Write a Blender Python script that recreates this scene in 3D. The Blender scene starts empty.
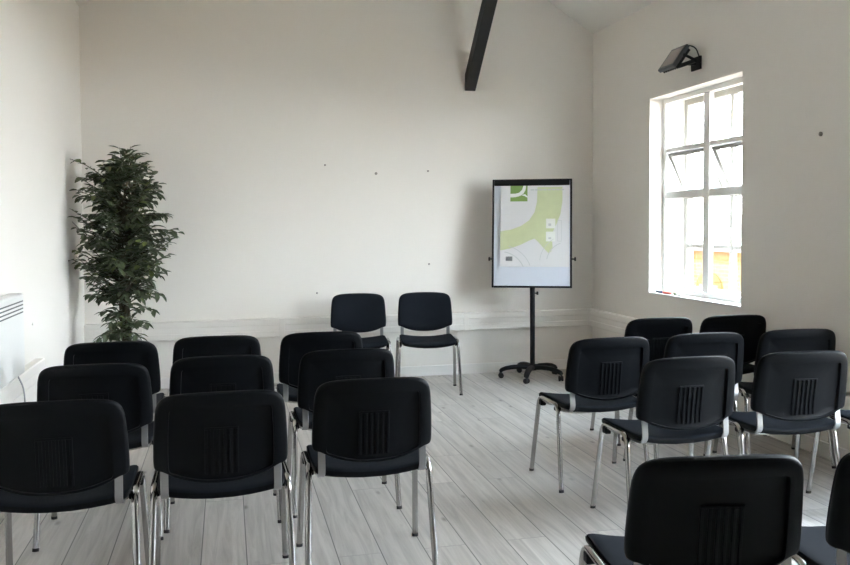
import bpy, bmesh, math, random
from mathutils import Vector, Matrix
PI = math.pi
S = bpy.context.scene
COL = S.collection
rad = math.radians

# ---------------------------------------------------------------- materials
def new_mat(name):
    m = bpy.data.materials.new(name)
    m.use_nodes = True
    nt = m.node_tree
    b = nt.nodes['Principled BSDF']
    return m, nt, b

def N(nt, t, **kw):
    n = nt.nodes.new(t)
    for k, v in kw.items():
        setattr(n, k, v)
    return n

def simple(name, col, rough=.5, metal=0., bump=0., bscale=200., var=0., vscale=8., spec=.5, coord='Object'):
    m, nt, b = new_mat(name)
    b.inputs['Base Color'].default_value = (*col, 1)
    b.inputs['Roughness'].default_value = rough
    b.inputs['Metallic'].default_value = metal
    b.inputs['Specular IOR Level'].default_value = spec
    tc = N(nt, 'ShaderNodeTexCoord')
    if bump:
        n = N(nt, 'ShaderNodeTexNoise'); n.inputs['Scale'].default_value = bscale; n.inputs['Detail'].default_value = 4
        nt.links.new(tc.outputs[coord], n.inputs['Vector'])
        bp = N(nt, 'ShaderNodeBump'); bp.inputs['Strength'].default_value = bump; bp.inputs['Distance'].default_value = .002
        nt.links.new(n.outputs['Fac'], bp.inputs['Height'])
        nt.links.new(bp.outputs['Normal'], b.inputs['Normal'])
    if var:
        n = N(nt, 'ShaderNodeTexNoise'); n.inputs['Scale'].default_value = vscale; n.inputs['Detail'].default_value = 5
        nt.links.new(tc.outputs[coord], n.inputs['Vector'])
        mx = N(nt, 'ShaderNodeMix', data_type='RGBA')
        mx.inputs['A'].default_value = (*[c * (1 - var) for c in col], 1)
        mx.inputs['B'].default_value = (*[min(1, c * (1 + var)) for c in col], 1)
        nt.links.new(n.outputs['Fac'], mx.inputs['Factor'])
        nt.links.new(mx.outputs['Result'], b.inputs['Base Color'])
    return m

M = {}
M['wall'] = simple('wall_paint', (.805, .775, .727), .65, bump=.25, bscale=60, var=.02, vscale=1.3, spec=.3)
M['ceiling'] = simple('ceiling_paint', (.77, .745, .70), .7, bump=.15, bscale=60, spec=.3)
M['wall_rear'] = simple('grey_bounce_cut_paint', (.30, .29, .28), .65, bump=.25, bscale=60, spec=.3)  # unseen rear wall toned grey to cut bounced light
M['trim'] = simple('trim_gloss_paint', (.80, .785, .755), .35, bump=.05, bscale=40)
M['dimmed_frame'] = simple('dimmed_frame_paint', (.27, .255, .23), .6, var=.1, vscale=12)  # frame colour darkened so the bars show against overexposed panes
M['pvc'] = simple('white_plastic', (.80, .772, .726), .4, var=.02, vscale=5)
M['beam'] = simple('black_painted_timber', (.009, .0088, .009), .6, bump=.4, bscale=30, var=.2)
M['fabric'] = simple('black_weave', (.0118, .0142, .0190), .95, bump=.6, bscale=900, var=.25, vscale=300, spec=.08)
M['plastic'] = simple('black_moulded_plastic', (.0040, .0048, .0062), .46, bump=.25, bscale=700, spec=.08)
M['rubber'] = simple('black_rubber', (.012, .012, .013), .8)
M['chrome'] = simple('polished_steel', (.40, .39, .38), .16, 1., var=.06, vscale=12)
M['bracket'] = simple('satin_steel', (.35, .35, .35), .38, .85, var=.08, vscale=20)
M['blackmetal'] = simple('black_powder_coat', (.006, .007, .009), .5, bump=.1, bscale=500, spec=.22)
M['grey'] = simple('dark_grey_metal', (.06, .065, .075), .5, .3)
M['hinge'] = simple('stay_metal', (.62, .63, .64), .35, .6)
M['whiteboard'] = simple('whiteboard_enamel', (.64, .68, .76), .25, spec=.5)
M['paper'] = simple('paper', (.70, .70, .71), .8, var=.02, vscale=9)
M['ink_green'] = simple('printed_green', (.20, .32, .09), .8, var=.12, vscale=30)
M['ink_pale'] = simple('printed_pale_green', (.57, .62, .38), .8, var=.08, vscale=14)
M['ink_white'] = simple('printed_white', (.78, .80, .76), .8)
M['ink_dark'] = simple('printed_grey', (.14, .16, .17), .8)
M['ink_line'] = simple('printed_light_grey', (.56, .58, .58), .8)
M['leaf'] = simple('leaf', (.072, .094, .048), .42, var=.5, vscale=9)
M['leaf2'] = simple('leaf_light', (.12, .155, .045), .45, var=.4, vscale=9)
M['bark'] = simple('bark', (.085, .078, .052), .9, bump=1., bscale=60, var=.4, vscale=30)
M['pot'] = simple('dark_pot', (.03, .028, .026), .5)
M['soil'] = simple('soil', (.06, .045, .03), 1., bump=1., bscale=40, var=.4, vscale=40)
M['heater'] = simple('heater_enamel', (.74, .74, .72), .35)
M['slot'] = simple('slot_dark', (.09, .095, .10), .6)
M['cable'] = simple('grey_cable', (.35, .36, .37), .5)
M['lens'] = simple('lamp_lens', (.34, .30, .29), .25)
M['plug'] = simple('wall_fixing', (.30, .28, .25), .7)
M['pen_blue'] = simple('pen_blue', (.03, .04, .12), .4)
M['pen_red'] = simple('pen_red', (.75, .10, .06), .4)
M['pen_green'] = simple('pen_green', (.10, .22, .06), .4)
M['pen_barrel'] = simple('pen_barrel', (.75, .75, .72), .4)
M['render_w'] = simple('cream_render', (.62, .54, .36), .9, var=.08, vscale=1.2)
M['stone'] = simple('pale_stone', (.60, .56, .50), .9, var=.1, vscale=2)
M['slate'] = simple('grey_slate', (.34, .33, .33), .8, var=.15, vscale=6)
M['brick_o'] = simple('orange_brick', (.36, .16, .065), .9, var=.15, vscale=10)
M['dglass'] = simple('dark_pane', (.30, .25, .20), .2)
M['asphalt'] = simple('pale_paving', (.46, .36, .26), .95, var=.1, vscale=1)

# floor: white-washed pine boards running along y
def floor_mat():
    m, nt, b = new_mat('whitewashed_boards')
    L = nt.links.new
    tc = N(nt, 'ShaderNodeTexCoord')
    sep = N(nt, 'ShaderNodeSeparateXYZ'); L(tc.outputs['Object'], sep.inputs[0])
    ax = N(nt, 'ShaderNodeMath', operation='ADD'); ax.inputs[1].default_value = 19 + .1234; L(sep.outputs['X'], ax.inputs[0])
    ay = N(nt, 'ShaderNodeMath', operation='ADD'); ay.inputs[1].default_value = 20.; L(sep.outputs['Y'], ay.inputs[0])
    cb = N(nt, 'ShaderNodeCombineXYZ'); L(ay.outputs[0], cb.inputs['X']); L(ax.outputs[0], cb.inputs['Y'])
    br = N(nt, 'ShaderNodeTexBrick', offset=.37, offset_frequency=2, squash=1.0)
    br.inputs['Scale'].default_value = 1
    br.inputs['Brick Width'].default_value = 1.38
    br.inputs['Row Height'].default_value = .19
    br.inputs['Mortar Size'].default_value = .003
    br.inputs['Mortar Smooth'].default_value = .3
    br.inputs['Bias'].default_value = 0
    br.inputs['Color1'].default_value = (0, 0, 0, 1)
    br.inputs['Color2'].default_value = (1, 1, 1, 1)
    L(cb.outputs[0], br.inputs['Vector'])
    # per board seed shifts the grain
    sepc = N(nt, 'ShaderNodeSeparateColor'); L(br.outputs['Color'], sepc.inputs[0])
    sh = N(nt, 'ShaderNodeMath', operation='MULTIPLY'); sh.inputs[1].default_value = 37; L(sepc.outputs[0], sh.inputs[0])
    gv = N(nt, 'ShaderNodeCombineXYZ')
    gx = N(nt, 'ShaderNodeMath', operation='MULTIPLY'); gx.inputs[1].default_value = 1.6; L(ay.outputs[0], gx.inputs[0])
    gy = N(nt, 'ShaderNodeMath', operation='MULTIPLY'); gy.inputs[1].default_value = 24; L(ax.outputs[0], gy.inputs[0])
    L(gx.outputs[0], gv.inputs['X']); L(gy.outputs[0], gv.inputs['Y']); L(sh.outputs[0], gv.inputs['Z'])
    g = N(nt, 'ShaderNodeTexNoise'); g.inputs['Scale'].default_value = 1; g.inputs['Detail'].default_value = 6; g.inputs['Roughness'].default_value = .65; g.inputs['Distortion'].default_value = .8
    L(gv.outputs[0], g.inputs['Vector'])
    ramp = N(nt, 'ShaderNodeValToRGB')
    ramp.color_ramp.elements[0].position = .28; ramp.color_ramp.elements[0].color = (.35, .32, .29, 1)
    ramp.color_ramp.elements[1].position = .62; ramp.color_ramp.elements[1].color = (.56, .52, .48, 1)
    L(g.outputs['Fac'], ramp.inputs[0])
    # knots
    kv = N(nt, 'ShaderNodeCombineXYZ')
    kx = N(nt, 'ShaderNodeMath', operation='MULTIPLY'); kx.inputs[1].default_value = 3.1; L(ay.outputs[0], kx.inputs[0])
    ky = N(nt, 'ShaderNodeMath', operation='MULTIPLY'); ky.inputs[1].default_value = 7.5; L(ax.outputs[0], ky.inputs[0])
    L(kx.outputs[0], kv.inputs['X']); L(ky.outputs[0], kv.inputs['Y']); L(sh.outputs[0], kv.inputs['Z'])
    vo = N(nt, 'ShaderNodeTexVoronoi'); vo.inputs['Scale'].default_value = 1.0; L(kv.outputs[0], vo.inputs['Vector'])
    kr = N(nt, 'ShaderNodeValToRGB')
    kr.color_ramp.elements[0].position = .03; kr.color_ramp.elements[0].color = (.42, .40, .38, 1)
    kr.color_ramp.elements[1].position = .13; kr.color_ramp.elements[1].color = (1, 1, 1, 1)
    L(vo.outputs['Distance'], kr.inputs[0])
    mk = N(nt, 'ShaderNodeMix', data_type='RGBA', blend_type='MULTIPLY'); mk.inputs['Factor'].default_value = 1
    L(ramp.outputs[0], mk.inputs['A']); L(kr.outputs[0], mk.inputs['B'])
    # board tint
    tr = N(nt, 'ShaderNodeMapRange'); tr.inputs['To Min'].default_value = .86; tr.inputs['To Max'].default_value = 1.06
    L(sepc.outputs[0], tr.inputs['Value'])
    mt = N(nt, 'ShaderNodeVectorMath', operation='SCALE'); L(mk.outputs['Result'], mt.inputs[0]); L(tr.outputs[0], mt.inputs['Scale'])
    mm = N(nt, 'ShaderNodeMix', data_type='RGBA'); 
    md = N(nt, 'ShaderNodeMath', operation='PINGPONG'); md.inputs[1].default_value = .095; L(ax.outputs[0], md.inputs[0])
    ln = N(nt, 'ShaderNodeMapRange'); ln.inputs['From Min'].default_value = .0012; ln.inputs['From Max'].default_value = .0032; ln.inputs['To Min'].default_value = 1; ln.inputs['To Max'].default_value = 0
    L(md.outputs[0], ln.inputs['Value'])
    en = N(nt, 'ShaderNodeMath', operation='MULTIPLY'); en.inputs[1].default_value = .35; L(br.outputs['Fac'], en.inputs[0])
    mxm = N(nt, 'ShaderNodeMath', operation='MAXIMUM'); L(ln.outputs[0], mxm.inputs[0]); L(en.outputs[0], mxm.inputs[1])
    L(mxm.outputs[0], mm.inputs['Factor'])
    L(mt.outputs[0], mm.inputs['A']); mm.inputs['B'].default_value = (.10, .095, .09, 1)
    L(mm.outputs['Result'], b.inputs['Base Color'])
    b.inputs['Roughness'].default_value = .38
    b.inputs['Specular IOR Level'].default_value = .45
    bp = N(nt, 'ShaderNodeBump'); bp.inputs['Strength'].default_value = .25; bp.inputs['Distance'].default_value = .002
    inv = N(nt, 'ShaderNodeMath', operation='SUBTRACT'); inv.inputs[0].default_value = 1; L(br.outputs['Fac'], inv.inputs[1])
    L(inv.outputs[0], bp.inputs['Height']); L(bp.outputs[0], b.inputs['Normal'])
    return m
M['floor'] = floor_mat()

def glass_mat():
    m, nt, b = new_mat('window_glass')
    nt.nodes.remove(b)
    out = nt.nodes['Material Output']
    t = N(nt, 'ShaderNodeBsdfTransparent'); t.inputs[0].default_value = (.96, .97, .97, 1)
    g = N(nt, 'ShaderNodeBsdfGlossy'); g.inputs['Roughness'].default_value = .02
    lw = N(nt, 'ShaderNodeLayerWeight'); lw.inputs['Blend'].default_value = .5
    pw = N(nt, 'ShaderNodeMath', operation='POWER'); pw.inputs[1].default_value = 4.0
    f = N(nt, 'ShaderNodeMath', operation='MULTIPLY_ADD'); f.inputs[1].default_value = .45; f.inputs[2].default_value = .04
    nt.links.new(lw.outputs['Facing'], pw.inputs[0]); nt.links.new(pw.outputs[0], f.inputs[0])
    mx = N(nt, 'ShaderNodeMixShader')
    nt.links.new(f.outputs[0], mx.inputs[0]); nt.links.new(t.outputs[0], mx.inputs[1]); nt.links.new(g.outputs[0], mx.inputs[2])
    nt.links.new(mx.outputs[0], out.inputs[0])
    return m
M['glass'] = glass_mat()

def brick_mat():
    m, nt, b = new_mat('yellow_brickwork')
    tc = N(nt, 'ShaderNodeTexCoord')
    mp = N(nt, 'ShaderNodeMapping'); mp.inputs['Rotation'].default_value = (rad(90), 0, rad(90))
    sep = N(nt, 'ShaderNodeSeparateXYZ'); cb = N(nt, 'ShaderNodeCombineXYZ')
    nt.links.new(tc.outputs['Object'], sep.inputs[0])
    nt.links.new(sep.outputs['Y'], cb.inputs['X']); nt.links.new(sep.outputs['Z'], cb.inputs['Y'])
    br = N(nt, 'ShaderNodeTexBrick')
    br.inputs['Scale'].default_value = 1; br.inputs['Brick Width'].default_value = .225; br.inputs['Row Height'].default_value = .075
    br.inputs['Mortar Size'].default_value = .008
    br.inputs['Color1'].default_value = (.52, .31, .11, 1); br.inputs['Color2'].default_value = (.58, .36, .14, 1); br.inputs['Mortar'].default_value = (.52, .38, .20, 1)
    nt.links.new(cb.outputs[0], br.inputs['Vector'])
    nt.links.new(br.outputs['Color'], b.inputs['Base Color']); b.inputs['Roughness'].default_value = .95
    return m
M['brick'] = brick_mat()

# ---------------------------------------------------------------- mesh helpers
def obj(name, bm, mat, parent=None, smooth=False, bevel=0., segs=2, loc=None, rot=None):
    bmesh.ops.recalc_face_normals(bm, faces=bm.faces)
    me = bpy.data.meshes.new(name)
    bm.to_mesh(me); bm.free()
    for mt in (mat if isinstance(mat, (list, tuple)) else [mat]):
        me.materials.append(mt)
    if smooth:
        for p in me.polygons: p.use_smooth = True
        try: me.set_sharp_from_angle(angle=rad(42))
        except Exception: pass
    o = bpy.data.objects.new(name, me); COL.objects.link(o)
    if parent: o.parent = parent
    if loc: o.location = loc
    if rot: o.rotation_euler = rot
    if bevel:
        md = o.modifiers.new('bevel', 'BEVEL'); md.width = bevel; md.segments = segs; md.limit_method = 'ANGLE'
    return o

def tag(o, label, cat, group=None, kind=None):
    o['label'] = label; o['category'] = cat
    if group: o['group'] = group
    if kind: o['kind'] = kind
    return o

def thing(name, label, cat, loc=(0, 0, 0), rz=0, group=None):
    o = bpy.data.objects.new(name, None); COL.objects.link(o)
    o.location = loc; o.rotation_euler = (0, 0, rz); o.empty_display_size = .1
    return tag(o, label, cat, group)

def struct(name, bm, mat, parent=None, **kw):
    o = obj(name, bm, mat, parent, **kw)
    if parent is None: o['kind'] = 'structure'
    return o

def box(bm, x0, x1, y0, y1, z0, z1, mtx=None):
    vs = []
    for x in (x0, x1):
        for y in (y0, y1):
            for z in (z0, z1):
                v = Vector((x, y, z))
                vs.append(bm.verts.new(mtx @ v if mtx else v))
    for f in ((0, 1, 3, 2), (4, 6, 7, 5), (0, 4, 5, 1), (2, 3, 7, 6), (0, 2, 6, 4), (1, 5, 7, 3)):
        bm.faces.new([vs[i] for i in f])
    return bm

def bx(*a, **k):
    return box(bmesh.new(), *a, **k)

def sweep(bm, pts, a, b=None, n=10, up=(1, 0, 0), taper=None, cap=True):
    """tube of elliptical section along pts: a along 'up', b across it"""
    b = a if b is None else b
    pts = [Vector(p) for p in pts]
    rings = []
    upv = Vector(up)
    for i, p in enumerate(pts):
        t = (pts[min(i + 1, len(pts) - 1)] - pts[max(i - 1, 0)]).normalized()
        u = (upv - t * upv.dot(t))
        if u.length < 1e-4: u = t.orthogonal()
        u.normalize(); w = t.cross(u)
        k = taper[i] if taper else 1
        rings.append([bm.verts.new(p + u * (a * k * math.cos(2 * PI * j / n)) + w * (b * k * math.sin(2 * PI * j / n))) for j in range(n)])
    for r0, r1 in zip(rings, rings[1:]):
        for j in range(n):
            bm.faces.new((r0[j], r0[(j + 1) % n], r1[(j + 1) % n], r1[j]))
    if cap:
        bm.faces.new(rings[0][::-1]); bm.faces.new(rings[-1])
    return bm

def flatbar(bm, pts, w, t, side=(1, 0, 0)):
    pts = [Vector(p) for p in pts]; s = Vector(side); rings = []
    for i, p in enumerate(pts):
        tg = (pts[min(i + 1, len(pts) - 1)] - pts[max(i - 1, 0)]).normalized()
        nrm = tg.cross(s).normalized()
        rings.append([bm.verts.new(p + s * (w / 2 * a) + nrm * (t / 2 * c)) for a, c in ((-1, -1), (1, -1), (1, 1), (-1, 1))])
    for r0, r1 in zip(rings, rings[1:]):
        for j in range(4):
            bm.faces.new((r0[j], r0[(j + 1) % 4], r1[(j + 1) % 4], r1[j]))
    bm.faces.new(rings[0][::-1]); bm.faces.new(rings[-1])
    return bm

def fillet(pts, r, n=5):
    """round the inner corners of a polyline"""
    pts = [Vector(p) for p in pts]; out = [pts[0]]
    for i in range(1, len(pts) - 1):
        p, a, c = pts[i], pts[i - 1], pts[i + 1]
        d0 = (a - p); d1 = (c - p)
        k = min(r, d0.length * .48, d1.length * .48)
        q0 = p + d0.normalized() * k; q1 = p + d1.normalized() * k
        for j in range(n + 1):
            s = j / n
            out.append(q0 * (1 - s) ** 2 + p * (2 * s * (1 - s)) + q1 * s ** 2)
    out.append(pts[-1])
    return out

def lathe(bm, prof, n=24, c=(0, 0, 0), axis='Z'):
    rings = []
    for r, h in prof:
        ring = []
        for j in range(n):
            a = 2 * PI * j / n
            p = Vector((r * math.cos(a), r * math.sin(a), h))
            if axis == 'X': p = Vector((p.z, p.x, p.y))
            if axis == 'Y': p = Vector((p.x, p.z, p.y))
            ring.append(bm.verts.new(p + Vector(c)))
        rings.append(ring)
    for r0, r1 in zip(rings, rings[1:]):
        for j in range(n):
            bm.faces.new((r0[j], r0[(j + 1) % n], r1[(j + 1) % n], r1[j]))
    bm.faces.new(rings[0][::-1]); bm.faces.new(rings[-1])
    return bm

def prism(bm, poly, y0, y1):
    """polygon in xz extruded along y"""
    a = [bm.verts.new((x, y0, z)) for x, z in poly]
    b = [bm.verts.new((x, y1, z)) for x, z in poly]
    n = len(poly)
    bm.faces.new(a); bm.faces.new(b[::-1])
    for i in range(n):
        bm.faces.new((a[i], b[i], b[(i + 1) % n], a[(i + 1) % n]))
    return bm

def chaikin(p, k=3):
    for _ in range(k):
        q = []
        for i in range(len(p)):
            a, b = p[i], p[(i + 1) % len(p)]
            q += [(a[0] * .75 + b[0] * .25, a[1] * .75 + b[1] * .25), (a[0] * .25 + b[0] * .75, a[1] * .25 + b[1] * .75)]
        p = q
    return p

def rings_mesh(outline, c, rings, fn, more=()):
    """concentric copies of an outline (scale, depth) mapped by fn(u, v, depth)"""
    bm = bmesh.new(); R = []
    for ol, s, w in [(outline, s, w) for s, w in rings] + list(more):
        R.append([bm.verts.new(fn(c[0] + (u - c[0]) * s, c[1] + (v - c[1]) * s, w)) for u, v in ol])
    n = len(outline)
    for r0, r1 in zip(R, R[1:]):
        for j in range(n):
            bm.faces.new((r0[j], r0[(j + 1) % n], r1[(j + 1) % n], r1[j]))
    for r, w in ((R[0], rings[0][1]), (R[-1], more[-1][2] if more else rings[-1][1])):
        ctr = bm.verts.new(fn(c[0], c[1], w))
        for j in range(n):
            bm.faces.new((r[j], r[(j + 1) % n], ctr))
    return bm

# ---------------------------------------------------------------- the room
XL, XR, YB, YF = -1.19, 3.522, 7.50, -3.2
EAVE, SL = 3.285, .63
XM = (XL + XR) / 2
ZR = EAVE + (XR - XM) * SL
WT = .42                                            # thickness of the outer wall
struct('floor', bx(XL - .1, XR + .1, YF - .1, YB + .1, -.12, 0), M['floor'])
gable = [(XL - .1, -.1), (XR + .1, -.1), (XR + .1, EAVE - .063), (XM, ZR), (XL - .1, EAVE - .063)]
struct('wall_back', prism(bmesh.new(), gable, YB, YB + .3), M['wall'])
struct('wall_front', prism(bmesh.new(), gable, YF - .3, YF), M['wall_rear'])
struct('wall_left', bx(XL - .3, XL, YF, YB, -.1, EAVE), M['wall'])
WZ0, WZ1 = .827, 2.487
WINS = [(5.088, 6.38, WZ0, WZ1), (1.50, 3.45, .36, WZ1)]
bm = bmesh.new()
ys = [YF] + [v for w in sorted(WINS) for v in w[:2]] + [YB]
for a, b in zip(ys[0::2], ys[1::2]):
    box(bm, XR, XR + WT, a, b, -.1, EAVE)
for a, b, c, e in WINS:
    box(bm, XR, XR + WT, a, b, -.1, c); box(bm, XR, XR + WT, a, b, e, EAVE)
struct('wall_right', bm, M['wall'])
# two pitched ceiling slopes as one folded slab
t = .15
cp = [(XL - .35, EAVE - .35 * SL), (XM, ZR), (XR + .5, EAVE - .5 * SL), (XR + .5, EAVE - .5 * SL + t), (XM, ZR + t), (XL - .35, EAVE - .35 * SL + t)]
struct('ceiling', prism(bmesh.new(), cp, YF - .35, YB + .35), M['ceiling'])
struct('baseboard_back', bx(XL, XR, YB - .014, YB, 0, .095), M['trim'], bevel=.004)
struct('baseboard_left', bx(XL, XL + .014, YF, YB - .014, 0, .095), M['trim'], bevel=.004)
struct('baseboard_right', bx(XR - .014, XR, YF, YB - .014, 0, .095), M['trim'], bevel=.004)
# dado trunking: back wall, return on right wall, left wall
def trunk(name, axis, a, b, wall, sgn, joints):
    bm = bmesh.new()
    prof = [(0, .425), (.052, .425), (.056, .430), (.056, .478), (.052, .482), (.052, .532), (.056, .536), (.056, .583), (.050, .590), (0, .590)]
    cuts = [a] + joints + [b]
    for c0, c1 in zip(cuts, cuts[1:]):
        c0 += .0015 if c0 != a else 0; c1 -= .0015 if c1 != b else 0
        va, vb = [], []
        for d, z in prof:
            if axis == 'x':
                va.append(bm.verts.new((c0, wall + sgn * d, z))); vb.append(bm.verts.new((c1, wall + sgn * d, z)))
            else:
                va.append(bm.verts.new((wall + sgn * d, c0, z))); vb.append(bm.verts.new((wall + sgn * d, c1, z)))
        bm.faces.new(va); bm.faces.new(vb[::-1])
        n = len(prof)
        for i in range(n): bm.faces.new((va[i], vb[i], vb[(i + 1) % n], va[(i + 1) % n]))
    return struct(name, bm, M['pvc'])
trunk('trim_1', 'x', XL, XR, YB, -1, [-.738, .475, 2.2])
trunk('trim_2', 'y', 5.95, YB - .057, XR, -1, [])
trunk('trim_3', 'y', 4.15, 5.62, XL, 1, [])
for nm, x in (('coupler', -.738), ('coupler', .475), ('coupler', 2.2)):
    o = obj('trunking_coupler', bx(x - .022, x + .022, YB - .0585, YB - .001, .423, .592), M['pvc'], bpy.data.objects['trim_1'], bevel=.002)

# sloping strut from the gable wall up to the roof
X0, sw = 2.262, .052
z0, dep = 2.69, .155
yt = YB - 1.62
bm = bmesh.new()
poly = [(YB - .001, z0), (YB - .001, z0 + dep), (yt, z0 + dep + (YB - yt)), (yt, z0 + (YB - yt))]
poly = [(YB - .001, z0), (YB - .001, z0 + dep), (yt, z0 + dep + (YB - yt) * 1.02), (yt - .0, z0 + (YB - yt) * 1.02)]
va = [bm.verts.new((X0 - sw, y, z)) for y, z in poly]; vb = [bm.verts.new((X0 + sw, y, z)) for y, z in poly]
bm.faces.new(va); bm.faces.new(vb[::-1])
for i in range(4): bm.faces.new((va[i], vb[i], vb[(i + 1) % 4], va[(i + 1) % 4]))
o = obj('roof_brace_beam', bm, M['beam'], bevel=.004)
o['kind'] = 'structure'

# ---------------------------------------------------------------- windows
def window(idx, y0, y1, WZ0, WZ1):
    name = 'window_%d' % idx
    xi = XR + .125                                  # face of the inner frame
    fr = .042; d = .045
    ym = (y0 + y1) / 2 + .0
    zr1 = WZ0 + (WZ1 - WZ0) * .7355; zr2 = WZ0 + (WZ1 - WZ0) * .506                          # centre heights of the two rails
    # inner frame
    bm = bmesh.new()
    box(bm, xi, xi + d, y0, y0 + fr, WZ0, WZ1); box(bm, xi, xi + d, y1 - fr, y1, WZ0, WZ1)
    box(bm, xi, xi + d, y0 + fr, y1 - fr, WZ1 - fr, WZ1); box(bm, xi, xi + d, y0 + fr, y1 - fr, WZ0, WZ0 + .055)
    root = struct(name, bm, M['trim'], bevel=.004)
    bm = bmesh.new()
    box(bm, xi + .003, xi + d, ym - .042, ym + .042, WZ0 + .055, WZ1 - fr)
    obj('mullion', bm, M['trim'], root, bevel=.006)
    for z, h in ((zr1, .018), (zr2, .03)):
        bm = bmesh.new()
        box(bm, xi + .006, xi + d - .004, y0 + fr, ym - .042, z - h, z + h); box(bm, xi + .006, xi + d - .004, ym + .042, y1 - fr, z - h, z + h)
        obj('transom', bm, M['trim'], root, bevel=.004)
    # outer sash frame, 20 cm further out
    xo = XR + .33
    bm = bmesh.new()
    fo = .05
    box(bm, xo, xo + .05, y0, y0 + fo, WZ0, WZ1); box(bm, xo, xo + .05, y1 - fo, y1, WZ0, WZ1)
    box(bm, xo, xo + .05, y0 + fo, y1 - fo, WZ1 - fo, WZ1); box(bm, xo, xo + .05, y0 + fo, y1 - fo, WZ0, WZ0 + .06)
    for yy in (ym - .03,):
        box(bm, xo + .004, xo + .046, yy - .022, yy + .022, WZ0 + .06, WZ1 - fo)
    for z in (zr1 + .012, zr2 - .012, WZ0 + (WZ1 - WZ0) * .246):
        box(bm, xo + .008, xo + .042, y0 + fo, ym - .052, z - .017, z + .017); box(bm, xo + .008, xo + .042, ym - .008, y1 - fo, z - .017, z + .017)
    obj('outer_frame', bm, M['dimmed_frame'], root, bevel=.003)
    # two hopper vents hung at the foot and leaning into the room
    hh = zr1 - zr2 - .012
    for (a, b) in ((y0 + fo + .004, ym - .056), (ym - .004, y1 - fo - .004)):
        vb = bmesh.new()
        box(vb, -.018, .018, a, a + .042, 0, hh); box(vb, -.018, .018, b - .042, b, 0, hh)
        box(vb, -.018, .018, a + .042, b - .042, 0, .03); box(vb, -.018, .018, a + .042, b - .042, hh - .03, hh)
        v = obj('hopper_vent', vb, M['dimmed_frame'], root, loc=(xo - .02, 0, zr2 + .022), rot=(0, rad(-25), 0), bevel=.003)
        obj('vent_pane', bx(-.002, .002, a + .042, b - .042, .03, hh - .03), M['glass'], v)
    bm = bmesh.new()
    for a, b in ((y0 + fr, ym - .042), (ym + .042, y1 - fr)):
        for c, e in ((WZ0 + .055, zr2 - .03), (zr1 + .018, WZ1 - fr)):
            box(bm, xi + .02, xi + .024, a, b, c, e)
    obj('pane', bm, M['glass'], root)
    # board on the sill
    obj('sill', bx(XR - .012, xi, y0 + .001, y1 - .001, WZ0, WZ0 + .014), M['trim'], root, bevel=.004)
    return root
for i, wn in enumerate(WINS):
    window(i + 1, *wn)

# ---------------------------------------------------------------- stacking chair
BW = .2375
half = [(0, .0), (.09, .006), (.165, .026), (.208, .050), (.233, .054), (.240, .072), (.2385, .15), (.2335, .235), (.228, .288), (.212, .320), (.172, .338), (.09, .344)]
poly = half + [(0, .345)] + [(-u, v) for u, v in half[:0:-1]]
OUT = chaikin(poly, 2)
half2 = [(0, .012), (.08, .016), (.135, .029), (.172, .042), (.184, .045), (.1895, .058), (.1895, .14), (.187, .21), (.1835, .268), (.181, .281), (.170, .286), (.09, .289)]
PAN = chaikin(half2 + [(0, .290)] + [(-u, v) for u, v in half2[:0:-1]], 2)
TB = rad(8)
def bk(u, v, w):
    """backrest surface: u across, v up, w towards the sitter"""
    bow = .036 * (u / BW) ** 2
    vv = v / .335
    return Vector((u, -.238 - v * math.sin(TB) - .012 * vv * vv + .012 * vv + bow + w, .486 + v * math.cos(TB)))

def seat_z(x, y):
    z = .467 - .027 * max(0, 1 - (x / .232) ** 2)
    if y > .13: z -= .012 * ((y - .13) / .085) ** 2
    if y < -.12: z += .006 * ((-.12 - y) / .08)
    return z

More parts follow.
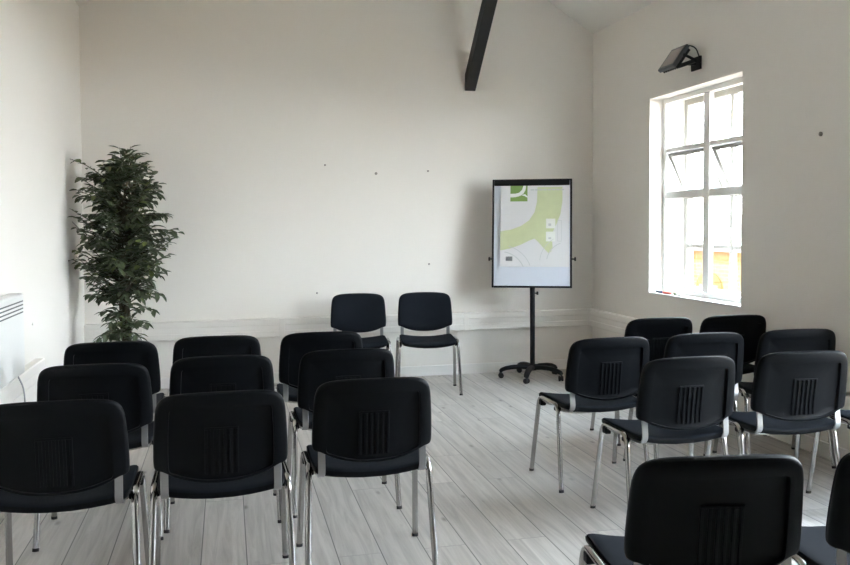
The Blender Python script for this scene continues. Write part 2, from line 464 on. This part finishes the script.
def make_chair(label, group):
    root = thing('stacking_chair', label, 'chair', group=group)
    # seat cushion and the pan beneath it
    so = [(-.232, -.150), (-.222, -.205), (-.165, -.212), (.165, -.212), (.222, -.205), (.232, -.150), (.232, .14), (.226, .198), (.17, .215), (-.17, .215), (-.226, .198), (-.232, .14)]
    so = chaikin(so, 2)
    sfn = lambda u, v, w: Vector((u, v, seat_z(u, v) + w))
    seat = obj('seat', rings_mesh(so, (0, 0), [(.97, -.027), (1.0, -.022), (1.0, -.010), (.985, -.003), (.95, .001), (.8, .003), (.55, .004), (.3, .004)], sfn), M['fabric'], root, True)
    obj('seat_pan', rings_mesh(so, (0, 0), [(.80, -.034), (.93, -.033), (.985, -.030), (1.004, -.023), (1.008, -.010), (1.004, -.0085), (.99, -.0095)], sfn), M['plastic'], seat, True)
    # backrest cushion in front, moulded shell behind
    obj('backrest', rings_mesh(OUT, (0, .13), [(.97, .003), (.985, .006), (.99, .016), (.97, .026), (.92, .031), (.7, .035), (.4, .036)], bk), M['fabric'], root, True)
    shell = obj('back_shell', rings_mesh(OUT, (0, .10), [(.96, .0025), (1.0, .006), (1.006, .000), (1.0, -.010), (.982, -.0165), (.955, -.0185)], bk,
                                         [(PAN, 1.0, -.0185), (PAN, .992, -.0178), (PAN, .986, -.0065), (PAN, .97, -.0055), (PAN, .6, -.005), (PAN, .3, -.005)]), M['plastic'], root, True)
    bm = bmesh.new()
    def rib(u0, v0, u1, v1, wd):
        n = 6; pts = []
        for i in range(n + 1):
            s = i / n
            pts.append(bk(u0 + (u1 - u0) * s, v0 + (v1 - v0) * s, -.0052))
        side = (1, 0, 0) if abs(u1 - u0) < 1e-6 else (0, 0, 1)
        flatbar(bm, pts, wd, .009, side)
    for u in (-.055, -.033, -.011, .011, .033, .055):
        rib(u, .034, u, .204, .0105)
    rib(-.0603, .2075, .0603, .2075, .008)
    obj('rib_panel', bm, M['plastic'], shell, bevel=.002)
    # side frames: an upside-down U of oval tube each side
    for s in (-1, 1):
        fF, fR = Vector((s * .263, .207, 0)), Vector((s * .261, -.207, 0))
        tF, tR = Vector((s * .246, .128, .449)), Vector((s * .246, -.128, .449))
        path = fillet([fF, tF, tR, fR], .05, 6)
        def on(a, b, z): return a + (b - a) * (z / b.z)
        for (f, tp) in ((fF, tF), (fR, tR)):
            leg = obj('leg', sweep(bmesh.new(), [on(f, tp, .004), on(f, tp, .38)], .0132, .0098, 12), M['chrome'], root, True)
            obj('foot_cap', sweep(bmesh.new(), [on(f, tp, 0), on(f, tp, .014)], .0142, .0108, 12), M['rubber'], leg, True)
        mid = [on(fF, tF, .38)] + [p for p in path[1:-1]] + [on(fR, tR, .38)]
        obj('side_rail', sweep(bmesh.new(), mid, .0132, .0098, 12), M['chrome'], root, True)
        for y, hgt in ((.098, .034), (-.108, .022)):
            m = Matrix.Translation((s * .240, y, .449 - .012 - hgt / 2))
            obj('stacking_clip', bx(-.015, .015, -.020, .020, -hgt / 2, hgt / 2, mtx=m), M['plastic'], root, bevel=.005)
        xs = s * .203
        pts = fillet([(xs, -.05, .423), (xs, -.185, .423), (xs, -.2245, .450), bk(xs, .055, .0045), bk(xs, .14, .0045)], .035, 5)
        obj('back_support', flatbar(bmesh.new(), pts, .028, .0075), M['bracket'], root, bevel=.002)
    for y in (.085, -.095):
        pts = fillet([(-.246, y, .440), (-.215, y, .416), (-.13, y, .398), (.13, y, .398), (.215, y, .416), (.246, y, .440)], .05, 4)
        obj('cross_bar', sweep(bmesh.new(), pts, .0095, .0095, 10, up=(0, 1, 0)), M['chrome'], root, True)
    return root

def dup(root, label, group):
    r = root.copy(); COL.objects.link(r); r['label'] = label; r['group'] = group
    for ch in list(root.children):
        c = ch.copy(); COL.objects.link(c); c.parent = r
        for g in list(ch.children):
            d = g.copy(); COL.objects.link(d); d.parent = c
    return r

GL, GR, GP = 'chairs in the left-hand block', 'chairs in the right-hand block', 'pair of chairs by the back wall'
CH = [
    ((-.588, 3.288), 0.0, GL, 'black stacking chair seen from behind, nearest row, cut by the left edge of the photo'),
    ((-.031, 3.301), 0.9, GL, 'black stacking chair seen from behind, middle chair in nearest row of left block'),
    ((.557, 3.413), -.6, GL, 'black stacking chair beside the aisle in the nearest row of the left block'),
    ((-.571, 4.057), 0, GL, 'black stacking chair in middle row of left block, on the heater side'),
    ((-.027, 4.143), 0, GL, 'black stacking chair at the very centre of the nine in left block'),
    ((.564, 4.191), 0, GL, 'black stacking chair beside the aisle in the middle row of the left block'),
    ((-.592, 4.770), 0, GL, 'black stacking chair right in front of the potted tree'),
    ((-.057, 4.855), 0, GL, 'black stacking chair in middle of front row of left block, right of potted tree'),
    ((.516, 4.868), 0, GL, 'black stacking chair beside the aisle in front row of left block, overlapping the facing pair'),
    ((1.078, 6.839), 172.4, GP, 'left one of two black chairs facing the room by the back wall'),
    ((1.660, 6.789), 171.4, GP, 'right one of two black chairs facing the room by the back wall, nearer the flipchart'),
    ((1.965, 4.222), 1.0, GR, 'black stacking chair closest to the flipchart, at aisle end of second row of right block'),
    ((2.695, 4.981), -1, GR, 'black stacking chair below the window sill left corner, front row of right block'),
    ((3.245, 4.984), -3, GR, 'black stacking chair in front row of right block against the right wall'),
    ((2.564, 4.245), -3, GR, 'black stacking chair in middle of second row of right block, mostly hidden by next row'),
    ((3.171, 4.253), -6, GR, 'black stacking chair at wall end of second row of right block'),
    ((2.028, 3.545), -1, GR, 'black stacking chair with ribbed back at aisle end of third row of right block'),
    ((2.645, 3.556), -4, GR, 'black stacking chair with ribbed back in middle of third row of right block'),
    ((3.204, 3.449), -6, GR, 'black stacking chair cut by right edge of photo, only its seat corner showing, third row'),
    ((1.274, 2.120), -8, GR, 'largest black stacking chair, nearest the viewer in the right-hand block'),
    ((1.850, 2.064), -8, GR, 'black stacking chair in the bottom right corner, cut by the photo edge'),
]
first = None
for (x, y), rz, grp, lab in CH:
    if first is None:
        first = make_chair(lab, grp); c = first
    else:
        c = dup(first, lab, grp)
    c.location = (x, y, 0); c.rotation_euler = (0, 0, rad(rz))

# ---------------------------------------------------------------- flipchart easel
FX, FY, FR = 2.745, 7.125, rad(-23.6)
fe = thing('flipchart_easel', 'mobile flipchart easel with white board in black frame on a black five-star castor base', 'flipchart', (FX, FY, 0), FR)
# base: five curved arms; arm directions are given in the room and turned back
A0 = rad(180 - 13.6)
hub = lathe(bmesh.new(), [(.036, .075), (.042, .08), (.042, .118), (.036, .126), (.024, .135)], 20)
obj('base_hub', hub, M['blackmetal'], fe, True)
for k in range(5):
    a = A0 + k * 2 * PI / 5 - FR
    d = Vector((math.cos(a), math.sin(a), 0)); sd = Vector((-math.sin(a), math.cos(a), 0))
    P = lambda r, z: d * r + Vector((0, 0, z))
    pts = [P(.02, .100), P(.10, .107), P(.18, .104), P(.245, .093), P(.285, .078), P(.300, .062)]
    bm = sweep(bmesh.new(), pts, .029, .021, 12, up=sd, taper=[1.1, 1.05, 1, .95, .9, .8])
    arm = obj('base_arm', bm, M['blackmetal'], fe, True)
    bm = bmesh.new()
    c = P(.292, .025)
    mt = Matrix.Translation(c) @ Matrix.Rotation(a + 1.1 * k, 4, 'Z')
    lathe(bm, [(.014, -.022), (.023, -.021), (.025, -.017), (.025, -.005), (.016, -.004), (.016, .004), (.025, .005), (.025, .017), (.023, .021), (.014, .022)], 16, axis='Y')
    bmesh.ops.transform(bm, matrix=mt, verts=bm.verts)
    sweep(bm, [P(.298, .028), P(.300, .070)], .007, n=8)
    obj('castor', bm, M['rubber'], arm, True)
obj('pole', sweep(bmesh.new(), [(0, 0, .10), (0, 0, .84)], .0230, n=16), M['blackmetal'], fe, True)
obj('inner_pole', sweep(bmesh.new(), [(0, 0, .80), (0, .0, 1.36)], .016, n=14), M['blackmetal'], fe, True)
kb = sweep(bmesh.new(), [(.016, 0, .79), (.042, 0, .79)], .006, n=8, up=(0, 0, 1))
lathe(kb, [(.010, .036), (.016, .038), (.016, .052), (.012, .055)], 14, c=(0, 0, .79), axis='X')
obj('clamp_knob', kb, M['rubber'], fe, True)
# board: local xz plane, tilted back about its foot
TILT = rad(7)
bd = bpy.data.objects.new('board', None)
W2, H = .365, 1.005
BM = Matrix.Translation((-.005, -.085, .845)) @ Matrix.Rotation(-TILT, 4, 'X')
def bobj(name, bm, mat, par, **k):
    bmesh.ops.transform(bm, matrix=BM, verts=bm.verts)
    return obj(name, bm, mat, par, **k)
bpy.data.objects.remove(bd)
board = bobj('board', bx(-W2 + .012, W2 - .012, -.008, .008, .012, H - .012), M['whiteboard'], fe)
bm = bmesh.new()
ft = .018
box(bm, -W2, -W2 + ft, -.014, .012, 0, H); box(bm, W2 - ft, W2, -.014, .012, 0, H)
box(bm, -W2 + ft, W2 - ft, -.014, .012, 0, ft); box(bm, -W2 + ft, W2 - ft, -.014, .012, H - ft, H)
bobj('board_frame', bm, M['blackmetal'], board, bevel=.004)
bobj('paper_clamp', bx(-W2 + .02, W2 - .022, -.034, -.012, H - .062, H - .008), M['blackmetal'], fe, bevel=.006)
for s in (-1, 1):
    bm = sweep(bmesh.new(), [(s * W2, 0, .265), (s * (W2 + .022), 0, .265)], .007, n=8, up=(0, 0, 1))
    lathe(bm, [(.012, -.006), (.019, -.004), (.019, .006), (.013, .010)] , 14, c=(s * (W2 + .026), 0, .265), axis='X')
    bobj('side_knob', bm, M['rubber'], fe, smooth=True)
bm = bmesh.new()
box(bm, -.03, .03, .008, .035, .25, .56); box(bm, -.05, .05, .03, .05, .42, .52)
bobj('mounting_bracket', bm, M['blackmetal'], fe, bevel=.003)
for s in (-1, 1):
    pass
# pad of paper clipped on the board (its own thing)
pad = thing('paper_pad', 'white paper pad with printed pale green swirl cover hanging from the flipchart clamp', 'paper pad', (FX, FY, 0), FR)
PX0, PX1, PZ0, PZ1 = -.288, .340, .192, .9425
bobj('pad_sheets', bx(PX0, PX1, -.020, -.0085, PZ0, PZ1), M['paper'], pad, bevel=.001)
PWD, PHT = PX1 - PX0, PZ1 - PZ0
def pp(u, v):                                        # 0..1 on the cover, v downwards
    return (PX0 + u * PWD, PZ1 - v * PHT)
def ink(name, polys, mat, lift):
    bm = bmesh.new()
    for p in polys:
        q = [pp(*a) for a in p]
        prism(bm, q, -.0208 - lift, -.0204 - lift + .0004)
    return bobj(name, bm, mat, pad)
def arc(cx, cy, rx, ry, a0, a1, n=18):
    return [(cx + rx * math.cos(rad(a0 + (a1 - a0) * i / n)), cy + ry * math.sin(rad(a0 + (a1 - a0) * i / n))) for i in range(n + 1)]
def clampp(poly): return [(min(.999, max(.001, u)), min(.999, max(.001, v))) for u, v in poly]
# big swoosh: down from the top, round to the left edge; and a tail to the lower right
outer = [(.90, .02), (.895, .20), (.86, .36), (.80, .47), (.72, .56), (.64, .625), (.60, .65)]
inner = [(.54, .02), (.535, .20), (.50, .33), (.42, .43), (.30, .50), (.15, .545), (0, .565)]
lowl = [(0, .80), (.15, .775), (.30, .73), (.42, .68), (.50, .655)]
strip = inner + lowl + [(.56, .70), (.64, .78), (.70, .83), (.74, .815), (.76, .76), (.755, .68), (.76, .58), (.82, .47), (.87, .36), (.90, .2), (.90, .02)]
ink('printed_swirl', [strip], M['ink_pale'], 0)
ink('printed_emblem', [[(.145, 0.0), (.395, 0.0), (.395, .195), (.145, .195)]], M['ink_green'], .0003)
em = arc(.215, .075, .135, .05, -10, 75, 12) + [(.20, .125), (.145, .125), (.145, .095), (.22, .092)]
ink('printed_emblem_swoosh', [[(.335, 0), (.375, 0), (.365, .055), (.335, .10), (.285, .128), (.22, .142), (.145, .145), (.145, .10), (.22, .098), (.275, .085), (.315, .05)],
                              [(.30, .118), (.36, .105), (.395, .135), (.395, .15), (.35, .128)]], M['ink_white'], .0006)
ink('printed_heading', [[(.44 + i * .062, .045), (.44 + i * .062 + .050, .045), (.44 + i * .062 + .050, .062), (.44 + i * .062, .062)] for i in range(8)], M['ink_line'], .0003)
def rectl(u0, v0, u1, v1, t=.006):
    return [[(u0, v0), (u1, v0), (u1, v0 + t), (u0, v0 + t)], [(u0, v1 - t), (u1, v1 - t), (u1, v1), (u0, v1)],
            [(u0, v0), (u0 + t, v0), (u0 + t, v1), (u0, v1)], [(u1 - t, v0), (u1, v0), (u1, v1), (u1 - t, v1)]]
ink('printed_boxes', [[(.665, .41), (.80, .41), (.80, .53), (.665, .53)], [(.665, .57), (.80, .57), (.80, .69), (.665, .69)]], M['ink_white'], .0003)
ink('printed_box_outline', rectl(.83, .43, .89, .69) + [[(.70, .47), (.74, .47), (.74, .50), (.70, .50)], [(.70, .64), (.74, .64), (.74, .66), (.70, .66)]], M['ink_line'], .0006)
ink('printed_code', [[(.085 + i * .014, .875), (.085 + i * .014 + .009, .875), (.085 + i * .014 + .009, .93), (.085 + i * .014, .93)] for i in range(7)], M['ink_dark'], .0003)
def band(cu, cv, r0, r1, a0, a1):
    o_ = arc(cu, cv, r1, r1 * .83, a0, a1); i_ = arc(cu, cv, r0, r0 * .83, a1, a0)
    return clampp(o_ + i_)
ink('printed_fine_curves', [band(.0, 1.12, .36, .375, -80, -20), band(.0, 1.12, .46, .47, -75, -20), band(.98, .95, .30, .312, 190, 250), band(.98, .95, .40, .408, 185, 240)], M['ink_line'], .0003)

# ---------------------------------------------------------------- floodlight turned up at the ceiling
fl = thing('floodlight', 'black floodlight on a swivel bracket on the right wall above the window', 'lamp', (XR, 5.66, 2.648))
HM = Matrix.Translation((-.190, .02, .035)) @ Matrix.Rotation(rad(-54), 4, 'Y')
def fobj(name, bm, mat, par, **k):
    bmesh.ops.transform(bm, matrix=HM, verts=bm.verts); return obj(name, bm, mat, par, **k)
# head local: x along the height of the face, y along its width, z out of the lens
bm = bmesh.new(); box(bm, -.105, .105, -.112, .112, -.016, .016)
head = fobj('lamp_head', bm, M['grey'], fl, bevel=.008)
bm = bmesh.new()
for i in range(7): box(bm, -.09, .09, -.093 + i * .031 - .004, -.093 + i * .031 + .004, -.040, -.014)
fobj('cooling_fins', bm, M['blackmetal'], head)
fobj('lamp_lens', bx(-.080, .080, -.088, .088, .0145, .0175), M['lens'], head)
bm = bmesh.new()
for s in (-1, 1):
    sweep(bm, [(-.19 + .012, .02 + s * .118, .045), (-.075, .02 + s * .118, .005)], .012, .005, 8, up=(0, 0, 1))
box(bm, -.082, -.068, .02 - .123, .02 + .123, -.012, .018)
obj('swivel_bracket', bm, M['blackmetal'], fl, bevel=.002)
bm = bmesh.new(); box(bm, -.016, 0, -.065, .065, -.05, .05); sweep(bm, [(-.01, .0, 0), (-.08, .02, .003)], .016, n=12, up=(0, 0, 1))
obj('wall_plate', bm, M['blackmetal'], fl, bevel=.003)
obj('lamp_cable', sweep(bmesh.new(), fillet([(-.01, -.05, .03), (-.06, -.075, .11), (-.13, -.04, .13), (-.165, .02, .055)], .06, 6), .005, n=8), M['blackmetal'], fl, True)

# ---------------------------------------------------------------- wall heater on the left wall
ht = thing('panel_heater', 'white panel heater with slotted grille high on the left wall end', 'heater', (XL, 4.30, .62))
ht['label'] = 'white wall panel heater with slotted top grille at the left edge of the photo'
obj('heater_body', bx(.022, .10, -.62, .60, 0, .44), M['heater'], ht, bevel=.012, segs=3)
bm = bmesh.new()
for i in range(4):
    box(bm, .0995, .1015, -.58, .575, .335 + i * .020, .342 + i * .020)
obj('grille_slots', bm, M['slot'], ht)
bm = bmesh.new(); box(bm, .001, .023, -.45, -.40, .05, .38); box(bm, .001, .023, .38, .43, .05, .38)
obj('wall_bracket', bm, M['grey'], ht)
cb = sweep(bmesh.new(), fillet([(XL + .068, 4.88, .60), (XL + .075, 4.97, .52), (XL + .068, 5.03, .36), (XL + .03, 5.05, .2), (XL + .022, 5.05, .10)], .1, 6), .0045, n=8)
tag(obj('heater_cable', cb, M['cable'], smooth=True), 'thin grey cable hanging over the white trunking below the heater', 'cable')

# ---------------------------------------------------------------- pens on the sill
PZ = WZ0 + .014
for (col, ys, xo, ang, lab) in (('pen_blue', 6.27, .035, 84, 'dark blue marker pen lying on the window sill by its far corner'),
                                ('pen_red', 6.12, .022, 92, 'orange-red marker pen lying on the window sill'),
                                ('pen_green', 5.97, .030, 86, 'green-capped marker pen lying on the window sill, nearest the mullion')):
    p = thing('marker_pen', lab, 'pen', (XR + xo, ys, PZ + .0095), rad(ang), 'marker pens on the window sill')
    obj('barrel', lathe(bmesh.new(), [(.006, -.06), (.009, -.058), (.009, .02)], 12, axis='X'), M['pen_red'] if col == 'pen_red' else M['pen_barrel'] if col == 'pen_green' else M['pen_blue'], p, True)
    obj('cap', lathe(bmesh.new(), [(.0095, .018), (.0095, .06), (.006, .064)], 12, axis='X'), M[col], p, True)

# ---------------------------------------------------------------- fixings left in the walls
for x, z, lab in ((.881, 1.975, 'small screw fixing in the back wall, upper left of a row of three'),
                  (1.352, 1.903, 'small wall plug in the back wall, middle of a row of three'),
                  (1.847, 1.931, 'small wall plug in the back wall, nearest the flipchart top'),
                  (1.853, 1.057, 'small screw fixing low in the back wall beside the flipchart'),
                  (.797, .808, 'small screw fixing in the back wall just above the trunking')):
    r = .013 if 'middle' in lab else .009
    bm = lathe(bmesh.new(), [(r, 0), (r, .006), (r * .5, .009)], 10)
    o = obj('wall_plug', bm, M['plug'], loc=(x, YB, z), rot=(rad(90), 0, 0)); tag(o, lab, 'fixing', 'fixings left in the walls')
o = obj('wall_plug', lathe(bmesh.new(), [(.014, 0), (.014, .008), (.007, .012)], 10), M['plug'], loc=(XR, 4.30, 1.964), rot=(0, rad(-90), 0))
tag(o, 'small wall plug in the right wall between window and photo edge', 'fixing', 'fixings left in the walls')
o = obj('wall_plug', lathe(bmesh.new(), [(.009, 0), (.009, .006), (.005, .009)], 10), M['pvc'], loc=(XL, 5.555, .815), rot=(0, rad(90), 0))
tag(o, 'small white screw cap in the left wall beyond the heater', 'fixing', 'fixings left in the walls')

# ---------------------------------------------------------------- potted ficus
random.seed(7)
TX, TY = -.80, 6.90
ft_ = thing('potted_ficus', 'tall artificial ficus tree with small dark green leaves in a corner pot', 'plant', (TX, TY, 0))
bm = lathe(bmesh.new(), [(.13, 0), (.145, .01), (.175, .44), (.19, .45), (.19, .49), (.172, .49), (.165, .45)], 28)
pot = obj('pot', bm, M['pot'], ft_, True)
obj('soil', lathe(bmesh.new(), [(.02, .44), (.164, .44), (.164, .455), (.08, .465), (.01, .468)], 20), M['soil'], pot, True)
STEMS = []
for k in range(3):
    ph = k * 2.1; pts = []
    for i in range(22):
        s = i / 21; z = .45 + s * 1.32
        r = .028 * (1 - .3 * s) + (.10 * max(0, s - .45) ** 1.2)
        pts.append(Vector((r * math.cos(ph + s * 5) + .02 * s + .012 * math.sin(9 * s + k), r * math.sin(ph + s * 5), z)))
    STEMS.append(pts)
    obj('stem', sweep(bmesh.new(), pts, .0150, n=9, taper=[1.25 - .75 * i / 21 for i in range(22)]), M['bark'], ft_, True)
WL = XL - TX + .012                                   # local x of the left wall
WBk = YB - TY - .012
bw = bmesh.new(); lf = bmesh.new()
def leaf(bm, p, d, up, ln, wd, mi):
    d = d.normalized(); s = d.cross(up)
    if s.length < 1e-3: s = d.orthogonal()
    s.normalize(); nn = s.cross(d)
    prof = [(0, 0), (.22, .75), (.5, 1), (.78, .62), (1, 0)]
    mids, lft, rgt = [], [], []
    for t_, w_ in prof:
        c = p + d * (ln * t_) - nn * (ln * .22 * t_ * t_)
        mids.append(c); lft.append(c + s * (wd * w_) + nn * (wd * .35 * w_)); rgt.append(c - s * (wd * w_) + nn * (wd * .35 * w_))
    if min(v.x for v in mids + lft + rgt) < WL or max(v.y for v in mids + lft + rgt) > WBk: return
    m_ = [bm.verts.new(v) for v in mids]
    l_ = [None] + [bm.verts.new(v) for v in lft[1:4]] + [None]; r_ = [None] + [bm.verts.new(v) for v in rgt[1:4]] + [None]
    fs = [(m_[0], m_[1], l_[1]), (m_[0], r_[1], m_[1])]
    for i in (1, 2): fs += [(m_[i], m_[i + 1], l_[i + 1], l_[i]), (m_[i], r_[i], r_[i + 1], m_[i + 1])]
    fs += [(m_[3], m_[4], l_[3]), (m_[3], r_[3], m_[4])]
    for f in fs:
        q = bm.faces.new(f); q.material_index = mi
def twig(p0, p1, nl, light=.08, sag=.10):
    n = 7; pts = []
    for i in range(n + 1):
        s = i / n
        p = p0.lerp(p1, s); p.z += sag * (4 * s * (1 - s)) * .5 - sag * .6 * s * s
        p.x = max(p.x, WL + .005); p.y = min(p.y, WBk - .005)
        pts.append(p)
    sweep(bw, pts, .0045, n=5, taper=[1.3 - .9 * i / n for i in range(n + 1)])
    for j in range(nl):
        s = .25 + .75 * (j + .5) / nl
        k = min(n - 1, int(s * n)); p = pts[k].lerp(pts[k + 1], s * n - k); t_ = (pts[k + 1] - pts[k]).normalized()
        side = t_.cross(Vector((0, 0, 1))); side = side.normalized() if side.length > .01 else Vector((1, 0, 0))
        d = t_ * .75 + side * (1 if j % 2 else -1) * random.uniform(.5, 1.0) + Vector((random.uniform(-.2, .2), random.uniform(-.2, .2), random.uniform(-.55, .15)))
        leaf(lf, p, d, Vector((random.uniform(-.4, .4), random.uniform(-.4, .4), 1)), random.uniform(.064, .096), random.uniform(.0175, .024), 1 if random.random() < light else 0)
def stem_at(z):
    st = random.choice(STEMS); s = (z - .45) / 1.32
    return st[max(0, min(21, int(s * 21)))].copy()
def rmax(z):                                           # crown radius by height
    prof = [(.62, .20), (.80, .22), (.92, .30), (1.05, .38), (1.25, .44), (1.45, .45), (1.65, .41), (1.82, .33), (1.97, .22), (2.09, .10)]
    for (a, b), (c, d) in zip(prof, prof[1:]):
        if a <= z <= c: return .95 * (b + (d - b) * (z - a) / (c - a))
    return .1
for i in range(260):
    z = random.choice((random.uniform(.90, 2.06), random.uniform(1.1, 1.95)))
    a = random.uniform(0, 2 * PI); r = rmax(z) * math.sqrt(random.uniform(.12, 1.0))
    tip = Vector((r * math.cos(a) + .015, r * math.sin(a) * .95 - .02, z))
    z0 = min(1.75, max(.85, z - random.uniform(.05, .28)))
    twig(stem_at(z0), tip, random.randint(9, 13), sag=random.uniform(-.03, .13))
for tip, z0, nl in (((-.355, -.16, 1.99), 1.70, 9), ((-.33, -.05, 1.86), 1.62, 10), ((.16, -.1, 2.05), 1.75, 9), ((-.20, -.12, .58), .58, 8), ((-.13, -.20, .62), .55, 8), ((.24, -.10, .80), .72, 8), ((.30, -.05, .92), .80, 8), ((-.16, -.12, .80), .70, 8),
                    ((-.18, .05, .90), .75, 8), ((.12, -.16, .60), .52, 7), ((.14, .1, .66), .55, 7), ((-.10, -.15, .72), .6, 8), ((.18, -.12, .70), .6, 8), ((.1, -.18, .86), .74, 9), ((-.22, 0, .98), .8, 9), ((.2, .02, 1.0), .84, 9)):
    twig(stem_at(z0), Vector(tip), nl, sag=.08)
for i in range(34):
    z = random.uniform(.52, .98); a = random.uniform(0, 2 * PI); r = random.uniform(.07, .17)
    twig(stem_at(max(.47, z - .08)), Vector((r * math.cos(a), r * math.sin(a), z)), random.randint(4, 7), sag=.04)
obj('branches', bw, M['bark'], ft_, True)
obj('foliage', lf, [M['leaf'], M['leaf2']], ft_)

# ---------------------------------------------------------------- outside the windows
bl = thing('neighbouring_building', 'low cream brick building with orange brick band seen through the window', 'building', (9.5, 13, -3))
obj('brick_wall', bx(0, 5, -18, 12, 0, 3.70), M['brick'], bl)
obj('brick_band', bx(-.05, .3, -18, 12, 3.70, 3.88), M['brick_o'], bl)
obj('parapet_coping', bx(-.12, .4, -18, 12, 3.88, 3.98), M['slate'], bl)
for yy in (-14, -11, -8, -5, -2, .1, 1.75, 3.4, 5, 8):
    bm = bmesh.new(); box(bm, -.03, .1, yy - .45, yy + .45, 1.9, 3.15)
    n = 10; v0 = [bm.verts.new((-.03, yy + .45 * math.cos(PI * i / n), 3.15 + .30 * math.sin(PI * i / n))) for i in range(n + 1)]
    v1 = [bm.verts.new((.1, v.co.y, v.co.z)) for v in v0]
    bm.faces.new(v0); bm.faces.new(v1[::-1])
    for i in range(n): bm.faces.new((v0[i], v0[i + 1], v1[i + 1], v1[i]))
    s_ = obj('arched_surround', bm, M['brick_o'], bl)
    obj('window_pane', bx(-.04, .0, yy - .33, yy + .33, 1.9, 3.2), M['dglass'], s_)
obj('roof_vent', bx(1.0, 1.8, 1.1, 2.75, 4.35, 4.62), M['slate'], bl)
obj('flat_roof', bx(.35, 5, -18, 12, 3.75, 3.9), M['stone'], bl)
obj('roof_vent_leg', bx(1.1, 1.25, 1.3, 1.45, 3.9, 4.36), M['slate'], bl)
obj('roof_vent_leg', bx(1.1, 1.25, 2.4, 2.55, 3.9, 4.36), M['slate'], bl)
g = obj('ground_outside', bx(XR + WT + .05, 60, -40, 60, -3.1, -3.0), M['asphalt']); g['kind'] = 'structure'

# ---------------------------------------------------------------- light: sky through the windows, sun on the street
SKY, SUN = 9.4, 1.55
w = bpy.data.worlds.new('World'); S.world = w; w.use_nodes = True
nt = w.node_tree; bg = nt.nodes['Background']
tc = N(nt, 'ShaderNodeTexCoord'); sp = N(nt, 'ShaderNodeSeparateXYZ'); nt.links.new(tc.outputs['Generated'], sp.inputs[0])
# added sky gradient: full over the street, dimmed behind so the facade is darker
mx = N(nt, 'ShaderNodeMapRange'); mx.interpolation_type = 'SMOOTHSTEP'
mx.inputs['From Min'].default_value = -.35; mx.inputs['From Max'].default_value = .35; mx.inputs['To Min'].default_value = .09; mx.inputs['To Max'].default_value = 1.0
nt.links.new(sp.outputs['X'], mx.inputs['Value'])
ms = N(nt, 'ShaderNodeMath', operation='MULTIPLY'); ms.inputs[1].default_value = SKY
nt.links.new(mx.outputs[0], ms.inputs[0])
cr = N(nt, 'ShaderNodeValToRGB'); nt.links.new(sp.outputs['Z'], cr.inputs[0])
e = cr.color_ramp.elements
e[0].position = 0; e[0].color = (.92, .96, 1.0, 1)
e[1].position = .75; e[1].color = (.66, .83, 1.0, 1)
nt.links.new(cr.outputs[0], bg.inputs['Color']); nt.links.new(ms.outputs[0], bg.inputs['Strength'])
sl = bpy.data.lights.new('sun', 'SUN'); sl.energy = SUN; sl.angle = rad(.6); sl.color = (1, .90, .74)
so = bpy.data.objects.new('sun', sl); COL.objects.link(so)
so.rotation_euler = Vector((-.62, -.25, .74)).to_track_quat('Z', 'Y').to_euler()

# ---------------------------------------------------------------- camera
cam = bpy.data.cameras.new('camera'); co = bpy.data.objects.new('camera', cam); COL.objects.link(co)
f = 820.; cam.sensor_width = 36; cam.lens = f / 850 * 36
cam.shift_x = 0; cam.shift_y = -(282.5 - 255) / 850
cam.clip_start = .05
psi, pit, rol = rad(13.6), math.atan(29.5 / f), .005
fw = Vector((math.sin(psi) * math.cos(pit), math.cos(psi) * math.cos(pit), -math.sin(pit)))
rt = Vector((math.cos(psi), -math.sin(psi), 0)); up = rt.cross(fw)
r2 = rt * math.cos(rol) - up * math.sin(rol); u2 = up * math.cos(rol) + rt * math.sin(rol)
mt = Matrix((r2, u2, -fw)).transposed().to_4x4(); mt.translation = (0, 0, 1.42)
co.matrix_world = mt
S.camera = co
S.view_settings.view_transform = 'Standard'; S.view_settings.look = 'None'
S.view_settings.gamma = 1; S.view_settings.use_curve_mapping = False
S.view_settings.exposure = 2.34
S.cycles.max_bounces = 14; S.cycles.diffuse_bounces = 10; S.cycles.glossy_bounces = 6; S.cycles.transparent_max_bounces = 24
S.cycles.sample_clamp_indirect = 8
S.cycles.caustics_reflective = False; S.cycles.caustics_refractive = False
S.cycles.use_denoising = True
